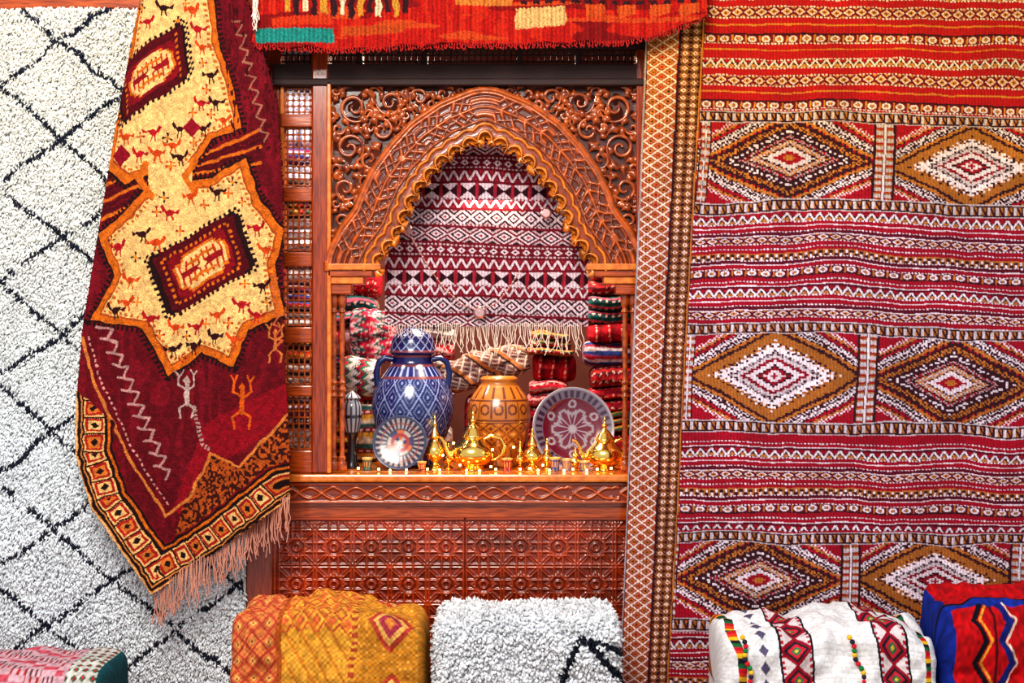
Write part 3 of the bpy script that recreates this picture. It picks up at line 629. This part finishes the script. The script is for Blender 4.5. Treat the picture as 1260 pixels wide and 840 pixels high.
def lean(deg,rz=0): return Matrix.Rotation(math.radians(rz),4,'Z')@Matrix.Rotation(math.radians(deg),4,'X')
def vase_blue():
    y=.34; k=K(y); cx=W(508,0,y)[0]; g=lambda px:px*k; zb=zs
    Z=lambda py:W(0,py,y)[2]-zb
    pr=[(0,0),(g(28),0),(g(30),Z(560)),(g(40),Z(540)),(g(49),Z(512)),(g(50),Z(492)),(g(44),Z(472)),(g(32),Z(455)),(g(25),Z(446)),(g(25),Z(438)),(g(29),Z(434)),(g(28),Z(430)),(g(24),Z(414)),(g(13),Z(405)),(g(4),Z(402)),(g(5),Z(397)),(g(3),Z(393)),(0,Z(392))]
    def cf(R,T,Zz):
        c=np.tile(C8(20,32,92),(R.size,1)).reshape(R.shape+(3,)); w=C8(140,152,192); h=(Zz/k)
        a=T/(2*np.pi)*14; d=tri(a)+tri(h/34)
        m=(h<108)&(h>38); c[m&(np.abs(d-1)<.08)]=w; c[m&(np.abs(d-.55)<.05)]=w*.8; c[m&(d<.16)]=w; c[m&(d>1.86)]=w; c[m&(np.abs(d-1.45)<.05)]=w*.8
        m2=(h>=108)&(h<122); c[m2&(tri(T/(2*np.pi)*28)<.3)]=w
        for q in (36,108,123,134,140): c[np.abs(h-q)<1.4]=C8(110,54,62)
        m3=h>=140; d=tri(T/(2*np.pi)*14)+tri(h/14); c[m3&(np.abs(d-1)<.14)]=w
        m4=h<36; c[m4&(tri(T/(2*np.pi)*20)<h/50)]=w
        return c
    b=lathe('body',pr,cx,y,zb,M_glaze,cf,n=240,sub=18)
    hs=[]
    for q in(-1,1):
        hs.append([W(508+q*x,py,y-.03) for x,py in [(24,442),(34,440),(42,446),(45,458),(44,470),(42,478)]])
    h=curve('handles',hs,.013,plain('cobalt_glaze',(22,34,86),.2)); group('blue_white_ceramic_urn',[b,h])
vase_blue()
def vase_orange():
    y=.30; k=K(y); cx=W(614,0,y)[0]; g=lambda px:px*k; Z=lambda py:W(0,py,y)[2]-zs
    pr=[(0,0),(g(22),0),(g(24),Z(562)),(g(31),Z(545)),(g(38),Z(522)),(g(39),Z(506)),(g(35),Z(490)),(g(27),Z(478)),(g(22),Z(471)),(g(23),Z(466)),(g(20),Z(463)),(g(17),Z(464)),(g(16),Z(476)),(0,Z(480))]
    def cf(R,T,Zz):
        c=np.tile(C8(176,104,36),(R.size,1)).reshape(R.shape+(3,)); dk=C8(96,42,14); h=Zz/k; a=T/(2*np.pi)
        for q in (28,55,58,82): c[np.abs(h-q)<1.]=dk
        m=(h>28)&(h<55); d=tri(a*12)+tri((h-28)/13.5); c[m&(np.abs(d-1)<.16)]=dk; c[m&(d<.35)]=dk; c[m&(d>1.7)]=C8(226,170,90)
        m=(h>60)&(h<82); d=np.abs(np.hypot((a*14%1-.5)*2,(h-71)/9)-.6); c[m&(d<.15)]=dk; c[m&(tri(a*14)>.9)]=dk
        m=(h>84)&(h<98); c[m&(tri(a*16)<.25)]=dk; m=h<26; c[m&(tri(a*14+h/26)<.15)]=dk
        return c
    b=lathe('body',pr,cx,y,zs,colmat('terracotta_glaze',.28,bst=0,coat=.5,spec=.5),cf,n=180,sub=14)
    group('ochre_engraved_vase',[b])
vase_orange()
def plate(name,px,py,r,y,deg,rz,cf):
    k=K(y); R=r*k
    pr=[(0,0),(R*.5,0),(R*.58,.004),(R*.8,R*.10),(R,R*.19),(R*1.01,R*.21),(R*.97,R*.2),(R*.78,R*.14),(R*.55,.012),(0,.008)]
    w=W(px,py,y); o=lathe(name,pr,0,0,0,M_glaze,lambda a,b,c:cf(a/R,b),n=180,sub=10)
    o.matrix_world=Matrix.Translation(w)@lean(deg,rz); return o
def cf1(r,T):
    c=np.tile(C8(150,140,136),(r.size,1)).reshape(r.shape+(3,)); a=T/(2*np.pi)
    m=(r>.5)&(r<.92); c[m&(tri(a*26)<.55)]=C8(46,36,60); c[(r>.92)]=C8(56,60,90); c[(r>.5)&(r<.54)]=C8(60,40,60); c[np.abs(r-.72)<.02]=C8(140,50,44)
    m=r<.5; c[m]=C8(164,156,150); f=(a*3+.1)%1; c[m&(f<.36)]=C8(36,44,90); c[m&(f>.7)]=C8(180,96,40); c[m&(np.abs(r-.3)<.04)]=C8(150,36,36); c[m&(r<.12)]=C8(190,186,180); return c
plate('striped_ceramic_plate',493,545,33,.14,76,-6,cf1)
def cf2(r,T):
    c=np.tile(C8(96,20,44),(r.size,1)).reshape(r.shape+(3,)); a=T/(2*np.pi); s=C8(146,140,152)
    c[np.abs(r-.86)<.1]=C8(104,94,112); c[(np.abs(r-.86)<.08)&(tri(a*34)<.5)]=C8(56,34,56); c[r>.96]=s
    pet=.34+.16*np.abs(np.cos(T*3)); c[np.abs(r-pet)<.035]=s; c[(r<pet)&(r>.1)&(tri(a*12)<.3)]=C8(134,124,142); c[r<.1]=s
    for q in range(6):
        an=q*np.pi/3+.5; dd=np.hypot(r*np.cos(T)-.62*math.cos(an),r*np.sin(T)-.62*math.sin(an)); c[np.abs(dd-.08)<.025]=s
    return c
plate('floral_silver_plate',704,528,50,.34,78,8,cf2)
def teapot(name,px,y,hpx,flip=1,mat=M_gold):
    k=K(y); s=hpx*k; cx=W(px,0,y)[0]
    pr=[(0,0),(.20,0),(.23,.02),(.18,.06),(.28,.13),(.35,.24),(.33,.36),(.22,.47),(.165,.53),(.19,.55),(.19,.57),(.155,.62),(.10,.70),(.05,.75),(.035,.78),(.06,.82),(.035,.86),(.02,.90),(.03,.94),(.012,.98),(0,1)]
    o=[lathe('body',[(a*s,b*s) for a,b in pr],cx,y,zs,mat,n=48,sub=6)]
    f=flip
    o.append(curve('spout',[[(cx+f*a*s,y,zs+b*s) for a,b in [(-.26,.2),(-.38,.24),(-.44,.34),(-.48,.46),(-.54,.54),(-.60,.56)]]],.05*s,mat,[[1.4,1.2,.9,.7,.55,.5]],4))
    o.append(curve('handle',[[(cx+f*a*s,y,zs+b*s) for a,b in [(.16,.5),(.30,.57),(.46,.53),(.53,.40),(.49,.26),(.38,.18),(.28,.17)]]],.03*s,mat,None,4))
    return group(name,o)
teapot('brass_moroccan_teapot',582,.14,74,1); teapot('brass_moroccan_teapot',744,.15,66,1)
def ewer(name,px,y,h,w,mat=M_gold):
    k=K(y); s=h*k; w*=k
    pr=[(0,0),(w*.8,0),(w*.7,.05*s),(w*.3,.14*s),(w*.9,.24*s),(w,.36*s),(w*.7,.46*s),(w*.35,.55*s),(w*.55,.60*s),(w*.4,.68*s),(w*.2,.78*s),(w*.25,.84*s),(w*.1,.9*s),(w*.12,.94*s),(0,s)]
    return lathe(name,pr,W(px,0,y)[0],y,zs,mat,n=40,sub=6)
ewer('brass_rosewater_sprinkler',535,.13,68,11); ewer('brass_incense_burner',655,.14,52,12)
for px,y,h,w in [(640,.20,34,8),(673,.19,38,8),(552,.20,32,7),(708,.16,28,9)]: ewer('small_brass_lantern',px,y,h,w)
def tea_glass(px,y,h,w,c):
    k=K(y); H=h*k; w*=k
    pr=[(0,0),(w*.7,0),(w*.75,.06*H),(w*.7,.3*H),(w*.8,.6*H),(w,H),(w*.93,H),(w*.72,.6*H),(w*.6,.12*H),(0,.1*H)]
    def cf(R,T,Z):
        cc=np.tile(C8(*c),(R.size,1)).reshape(R.shape+(3,)); cc[(tri(T/(2*np.pi)*10)<.3)&(Z>H*.3)&(Z<H*.75)]=C8(200,150,80); cc[Z>H*.9]=C8(210,170,90); return cc
    lathe('painted_tea_glass',pr,W(px,0,y)[0],y,zs,M_glaze,cf,n=50,sub=5)
for a in [(624,.10,15,7,(150,30,40)),(683,.10,16,7,(40,60,120)),(697,.11,14,7,(130,110,120)),(452,.12,15,7,(60,90,80)),(519,.07,12,6,(160,60,40)),(719,.09,12,7,(90,90,110))]: tea_glass(*a)
def jar():
    y=.2; k=K(y); cx=W(433,0,y)[0]; g=lambda p:p*k; Z=lambda py:W(0,py,y)[2]-zs
    pr=[(0,0),(g(9),0),(g(7),Z(565)),(g(5),Z(545)),(g(8),Z(532)),(g(12),Z(515)),(g(12),Z(500)),(g(9),Z(492)),(g(11),Z(489)),(g(3),Z(482)),(0,Z(480))]
    def cf(R,T,Zz):
        c=np.tile(C8(30,26,34),(R.size,1)).reshape(R.shape+(3,)); h=Zz/k; m=(h>45); c[m]=C8(150,150,160); c[m&(tri(T*2)<.4)]=C8(50,46,60); c[np.abs(h-64)<2]=C8(40,30,40); return c
    lathe('striped_goblet_drum',pr,cx,y,zs,M_glaze,cf,n=60,sub=8)
jar()
def stripes(cols,p,seed=0,zig=0,ax=0,spk=True):
    cols=[C8(*c) for c in cols]
    def f(X,A):
        B,Cx=(A,X) if ax else (X,A)
        q=(B+zig*tri(Cx/12)*8+(vnoise(X/20,A/20,seed)-.5)*6)/p+seed*.37; i=np.floor(q).astype(int)%len(cols); c=np.array(cols)[i]
        c=c*(.7+.45*vnoise(X/3,A/3,seed))[...,None]; m=(tri(Cx/9)+tri(q)<.7)&((i%3)==1)
        if spk: c[m]=C8(206,180,170)
        return c
    return f
def stack(name,px0,px1,y,ry,ztop_px,pal,th=22,seed=0,loose=1.):
    z=zs+.001; obs=[]; i=0; ztop=W(0,ztop_px,y)[2]; k=K(y)
    while z<ztop:
        jx=random.uniform(-8,8)*loose; h=th*k*random.uniform(.7,1.5); a=W(px0+jx,0,y)[0]; b=W(px1+jx*.6,0,y)[0]
        cl=pal[i%len(pal)]; nl=random.choice([1,2,3]); up=z>zs+.05; sg=random.uniform(-.012,.012)*loose; tl=random.uniform(-.010,.010)*loose; xm=random.choice([0,1,1])
        for l in range(nl):
            hh=h/nl
            obs.append(loft('fold_%d_%d'%(i,l),a+l*.008,b-l*.01,y+ry+random.uniform(-.03,.02),z+hh*.5,ry,hh*.56,M_cloth,stripes(cl,random.choice([3,4.5,6,9]),i+seed,ax=xm,zig=random.choice([0,0,.6])),e=.85,nx=80,na=80,taper=7,wr=.009,seed=i+seed,sag=sg if up else 0,tilt=tl if up else 0)); z+=hh
        i+=1
    return group(name,obs)
R1=[(176,16,36),(200,30,44),(120,12,30),(150,20,40)]; R2=[(140,14,32),(76,22,40),(180,44,44)]; R3=[(196,194,204),(120,120,140),(220,216,214)]; R4=[(190,64,34),(130,22,34),(60,90,66),(206,156,60)]; R5=[(44,64,130),(190,190,210),(160,30,54)]; R6=[(210,34,64),(140,14,36),(220,170,176)]; R7=[(30,110,110),(20,60,80),(210,90,120)]
stack('folded_rug_stack',652,708,.66,.15,414,[R1,R6,R1,R4,R1,R2,R1],th=34)
stack('folded_rug_stack',724,783,.60,.14,330,[R1,R4,R1,R2,R5,R1,R7,R2,R1,R3,R3,R3],th=26,seed=5)
stack('folded_rug_stack',405,466,.70,.14,330,[R4,R2,R5,R6,R7,R1,R6,R7,R3],th=28,seed=9)
stack('folded_blanket_stack',482,556,.72,.12,405,[R3,R2,R5,R3,R6],th=26,seed=13)
stack('folded_blanket_stack',332,392,.70,.14,120,[R3,R5,R3,R3,R4],th=30,seed=17,loose=.4)
def bund(X,A):
    c=np.tile(C8(112,84,84),(X.size,1)).reshape(X.shape+(3,)); u=X+A*.8; d=tri(u/13)+tri(A/10); c[np.abs(d-1)<.2]=C8(200,180,170); c[d<.35]=C8(100,28,40); c[(u/34%1)<.18]=C8(170,104,60); c[(u/34%1)>.9]=C8(50,34,40); return c*(.8+.3*vnoise(X/4,A/4,2))[...,None]
y=.5
o=loft('rolled_kilim_bundle',-.2,.2,0,0,.09,.08,M_cloth,bund,e=.8,nx=180,na=140,taper=5,wr=.026,seed=5)
w=W(602,452,y); o.location=(w[0]-.02,y+.01,w[2]); o.rotation_euler=(0,math.radians(-16),0)
o=loft('striped_cushion',-.09,.09,0,0,.08,.085,M_cloth,stripes([(200,200,206),(30,40,66),(170,30,54),(30,106,94),(206,200,190)],5,2,1),e=.85,nx=80,na=80,taper=4,wr=.008,seed=8)
w=W(440,464,.44); o.location=(w[0],.50,w[2]); o.rotation_euler=(0,math.radians(10),0)
loft('wool_blanket_pile',W(430,0,.47)[0],W(466,0,.47)[0],.52,zs+.131,.07,.13,M_cloth,stripes([(200,150,60),(130,30,46),(50,90,90),(206,190,170)],6,3,ax=1),e=.6,nx=80,na=90,wr=.004,seed=9)
loft('red_folded_textile',W(572,0,.6)[0],W(646,0,.6)[0],.56,zs+.151,.09,.15,M_cloth,stripes(R2,7,4,ax=1),e=.5,nx=80,na=90,wr=.006,seed=10)
loft('pink_striped_throw',W(427,0,.5)[0],W(484,0,.5)[0],.62,W(0,412,.55)[2],.05,.13,M_cloth,stripes([(200,40,84),(216,90,120),(226,200,206),(30,100,110),(150,20,50)],6,6,2,ax=0),e=.7,nx=90,na=90,taper=6,wr=.024,seed=12)

# fairy lights
lp=[(441,576),(466,577),(500,583),(526,577),(558,545),(566,572),(606,553),(604,574),(610,577),(640,577),(652,576),(668,572),(676,579),(694,580),(722,579),(735,577),(752,576),(480,583),(632,550),(662,580),(541,578),(545,560),(590,579),(705,577),(574,580)]
bm=bmesh.new()
def lpos(x,y):
    yy=.03+((x*37)%11)/240.; p=Vector(W(x,y,yy)); p.z=max(p.z,zs+.007); return p
for x,y in lp: bmesh.ops.create_icosphere(bm,subdivisions=2,radius=.005,matrix=Matrix.Translation(lpos(x,y)))
me=bpy.data.meshes.new('bulbs'); bm.to_mesh(me); bm.free(); me.materials.append(M_bulb); bl=bpy.data.objects.new('bulbs',me); col.objects.link(bl)
pp=[]
for x,y in sorted(lp):
    p=lpos(x,y); pp.append(tuple(p)); pp.append((p.x+.02,p.y+.01*math.sin(x),max(zs+.004,p.z-.01)))
wr=curve('wire',[pp],.0014,M_wire); group('fairy_light_string',[bl,wr])

# ============================================================ BUNDLES IN FRONT
group('low_wooden_bench',[box('seat',-2.3,2.4,-.62,-.18,.24,.28,M_wood,.01)]+[box('leg_%d'%i,x-.04,x+.04,yy-.04,yy+.04,0,.24,M_wood,.006) for i,(x,yy) in enumerate([(-2.2,-.55),(-2.2,-.24),(0,-.55),(0,-.24),(2.3,-.55),(2.3,-.24)])])
zb=.283
def bundle(name,px0,px1,pytop,colf,ry=.2,cy=-.40,mat=M_cloth,**kw):
    a=W(px0,0,cy-ry*.6)[0]; b=W(px1,0,cy-ry*.6)[0]; top=W(0,pytop,cy+ry*.4)[2]
    rz=(top-zb)/2
    return loft(name,a,b,cy,zb+rz,ry,rz,mat,colf,**kw)
def cy_(X,A):
    rel=(X-X.min())/(X.max()-X.min())+ (vnoise(X/30,A/30,9)-.5)*.02
    p=Paint(X,A,C8(224,158,56)); n=vnoise(X/3,A/3,2)
    c=p.C.reshape(X.shape+(3,))
    d=tri(X/17)+tri(A/20)
    m=rel<.25; c[m]=C8(214,122,66); c[m&(np.abs(d-1)<.2)]=C8(186,70,50); c[m&(d<.4)]=C8(232,178,96); c[m&(d<.18)]=C8(176,56,50)
    m=(rel>=.25)&(rel<.28); c[m]=C8(176,84,30)
    m=(rel>=.28)&(rel<.62); c[m&(np.abs(tri(X/34+A/60)-.5)<.1)]=C8(206,126,40); c[m&(A>60)&(d<.6)]=C8(214,104,54); c[m&(A>60)&(np.abs(d-1.2)<.15)]=C8(190,76,48)
    m=(rel>=.62)&(rel<.655); c[m&(tri(A/9)<.5)]=C8(170,70,40)
    m=rel>=.655; c[m]=C8(204,134,40); q=tri(X/9)+tri(A/9); c[m&(q<.5)]=C8(220,160,70)
    dx=np.abs(rel-.83)/.12; dd=dx+tri((A-30)/90)*1.4; c[m&(dd<1)]=C8(184,66,50); c[m&(dd<.75)]=C8(226,170,90); c[m&(dd<.52)]=C8(166,56,74); c[m&(dd<.25)]=C8(216,126,60)
    ck=((X/3).astype(int)+(A/3).astype(int))%2==0; c[ck]*=.86
    return c*(.8+.34*n)[...,None]
bundle('yellow_folded_kilim',285,524,734,cy_,ry=.2,e=.3,nx=320,na=360,taper=22,wr=.022,seed=21,topf=lambda T:.012*np.cos(T*4)-.03*np.clip(T-.2,0,1))
def cw(X,A):
    return np.tile(C8(206,210,218),(X.size,1)).reshape(X.shape+(3,))
b=bundle('folded_core',536,760,746,cw,ry=.19,e=.36,nx=150,na=160,taper=20,wr=.01,seed=31)
me=b.data; nv=len(me.vertices); co=np.zeros(nv*3); me.vertices.foreach_get('co',co); co=co.reshape(-1,3); no=np.zeros(nv*3); me.vertices.foreach_get('normal',no); no=no.reshape(-1,3)
front=np.flatnonzero((co[:,2]>.34)&(co[:,1]<-.22)); n=13000; ii=rng.choice(front,n)
sgn=np.sign((no*(co-co.mean(0))).sum(1))[:,None]; no=no*sgn
Pp=co[ii]+rng.normal(0,.005,(n,3)); f_=(D+Pp[:,1])/D; px=Pp[:,0]*S/f_+630; pz=(1.8-Pp[:,2])*S/f_+420
dk,_=polydist(px,pz,[(686,850),(704,806),(716,784),(735,800),(752,822),(775,850)]); dk2,_=polydist(px,pz,[(706,800),(716,784),(745,792),(770,806)])
c=np.tile(C8(236,238,243),(n,1))*(.76+.28*rng.random((n,1))); m=(dk<3.6)|(dk2<3); c[m]=C8(26,30,42)
Dr=no[ii]*.8+rng.normal(0,.35,(n,3))+np.array([0,0,-.6])
tf=tufts('pile',Pp,Dr,rng.uniform(.014,.026,n),rng.uniform(.005,.0085,n),c,M_shag)
group('white_shaggy_folded_rug',[b,tf])
def ck(X,A):
    p=Paint(X,A,C8(230,228,230)); c=p.C.reshape(X.shape+(3,)); rel=(X-X.min())/(X.max()-X.min())*280+ A*.10
    r=rel+vnoise(X/40,A/40,3)*8
    c[tri(A/5)<.2]*=.93
    def strip(x0,w,kind):
        t=(r-x0)/w; m=np.abs(t)<.5
        if kind==0:
            c[m]=C8(216,202,204); d=np.abs(t)*2.2+tri(A/34); c[m&(d<1.1)]=C8(150,12,40); c[m&(d<.8)]=C8(26,34,44); c[m&(d<.58)]=C8(206,40,60); c[m&(d<.34)]=C8(36,116,84); c[m&(d<.15)]=C8(226,190,60); c[m&(np.abs(t)>.43)]=C8(26,20,30)
            e=tri(A/7); c[m&(np.abs(t)>.35)&(np.abs(t)<.43)&(e<.5)]=C8(176,24,44)
        else:
            j=np.floor(A/5).astype(int)%5; c[m]=np.array([C8(190,20,40),C8(30,100,60),C8(30,30,40),C8(226,180,40),C8(206,60,30)])[j][m]
    strip(30,12,1); strip(104,40,0); strip(226,40,0); strip(270,8,1)
    m=(np.abs(r-64)<9)&(tri(A/20)+np.abs(r-64)/9<.8); c[m]=C8(90,80,110)
    return c*(.88+.16*vnoise(X/2,A/2,4))[...,None]
o1=bundle('folded_cloth',884,1152,752,ck,ry=.2,e=.34,nx=360,na=360,taper=18,wr=.026,seed=41,topf=lambda T:.018*np.sin(T*5+1)+.01*np.cos(T*11))
pcs=['r','g','y','k']
poms={c:bmesh.new() for c in pcs}
for i in range(16):
    for (x0,sl) in ((914,.2),(1046,.35)):
        py=784+i*5.4; p=W(x0+sl*(py-786)+2*math.sin(i),py,-.616); q=poms[pcs[(i+int(x0))%4]]
        bmesh.ops.create_icosphere(q,subdivisions=2,radius=.0095,matrix=Matrix.Translation(p))
obs=[o1]
for cc,rgb in zip(pcs,[(200,20,40),(30,120,60),(230,180,40),(40,30,50)]):
    me=bpy.data.meshes.new('pompoms_'+cc); poms[cc].to_mesh(me); me.materials.append(plain('pompom_'+cc,rgb,.9)); o=bpy.data.objects.new('pompoms_'+cc,me); col.objects.link(o); obs.append(o)
group('white_embroidered_folded_kilim',obs)
def cr(X,A):
    c=np.tile(C8(180,10,20),(X.size,1)).reshape(X.shape+(3,)); x=X-X.min()
    c[(x<7)]=C8(20,44,136); c[(A>84)&(A<104)]=C8(20,48,150); c[(A>100)&(A<106)]=C8(16,16,30)
    w=tri(A/44)*12; lo=A<86
    c[lo&(np.abs(x-26-w)<3)]=C8(16,14,26); c[lo&(np.abs(x-32-w)<1.4)]=C8(226,150,50); c[lo&(np.abs(x-66+w)<4)]=C8(20,36,116); c[lo&(np.abs(x-72+w)<1.4)]=C8(226,200,180); c[lo&(np.abs(x-48)<1.6)]=C8(86,6,18)
    c[lo&(np.abs(x-104-w)<4)]=C8(16,14,26)
    return c*(.75+.4*vnoise(X/3,A/5,4))[...,None]
bundle('red_blue_folded_rug',1160,1330,722,cr,ry=.2,cy=-.42,e=.45,nx=220,na=260,taper=14,wr=.03,seed=51)
def cp(X,A):
    c=np.tile(C8(204,160,170),(X.size,1)).reshape(X.shape+(3,)); x=X-X.min(); L=X.max()-X.min()
    m=(x>L-40); c[m]=C8(200,196,190); d=tri(X/10)+tri(A/12); c[m&(d<.8)]=C8(30,90,64); c[m&(d<.4)]=C8(186,34,44)
    c[(x>L-8)]=C8(26,80,90); k=((X/16).astype(int)+(A/9).astype(int))%5; mm=(x<L-44); c[mm&(k==0)]=C8(196,80,96); c[mm&(k==2)&(tri(X/7)<.4)]=C8(170,50,50); c[mm&(k==3)&(tri(X/5)<.4)]=C8(90,60,60); return c*(.8+.3*vnoise(X/3,A/3,4))[...,None]
bundle('pink_patterned_folded_rug',-60,132,800,cp,ry=.2,cy=-.42,e=.4,nx=200,na=200,taper=14,wr=.012,seed=61)

# ============================================================ LIGHT / CAMERA
def area(name,loc,target,size,e,c):
    l=bpy.data.lights.new(name,'AREA'); l.size=size; l.energy=e; l.color=c
    o=bpy.data.objects.new(name,l); o.location=loc; o.rotation_euler=(Vector(target)-Vector(loc)).to_track_quat('-Z','Y').to_euler(); col.objects.link(o)
area('souk_skylight',(-1.0,-4.4,4.8),(-.2,0,1.1),2.2,310,(1,.94,.85))
area('shop_lamp',(-.2,.75,3.1),(-.1,.4,1.3),.5,34,(1,.80,.58))
area('stack_fill_light',(-.1,.24,2.75),(-.05,.85,1.5),.22,24,(1,.80,.58))  # unseen fill, added to brighten the fronts of the back stacks
area('display_lamp',(-.1,.20,2.4),(-.1,.3,1.3),.2,3.5,(1,.78,.52))
area('lattice_fill_light',(-1.05,.3,2.95),(-1.05,.75,2.3),.2,6,(.95,.95,1))  # unseen fill, added so the blankets behind the lattice look bright
w=bpy.data.worlds.new('sky'); scene.world=w; w.use_nodes=True; bg=w.node_tree.nodes['Background']
bg.inputs[0].default_value=(.90,.95,1,1); bg.inputs[1].default_value=.70
cam=bpy.data.cameras.new('camera'); cam.lens=36*D/4.2; cam.sensor_width=36; co_=bpy.data.objects.new('camera',cam); col.objects.link(co_)
co_.location=(0,-D,1.8); co_.rotation_euler=(math.pi/2,0,0); scene.camera=co_
scene.view_settings.view_transform='Standard'
try: scene.view_settings.look='Medium High Contrast'
except Exception as e: print('look',e)
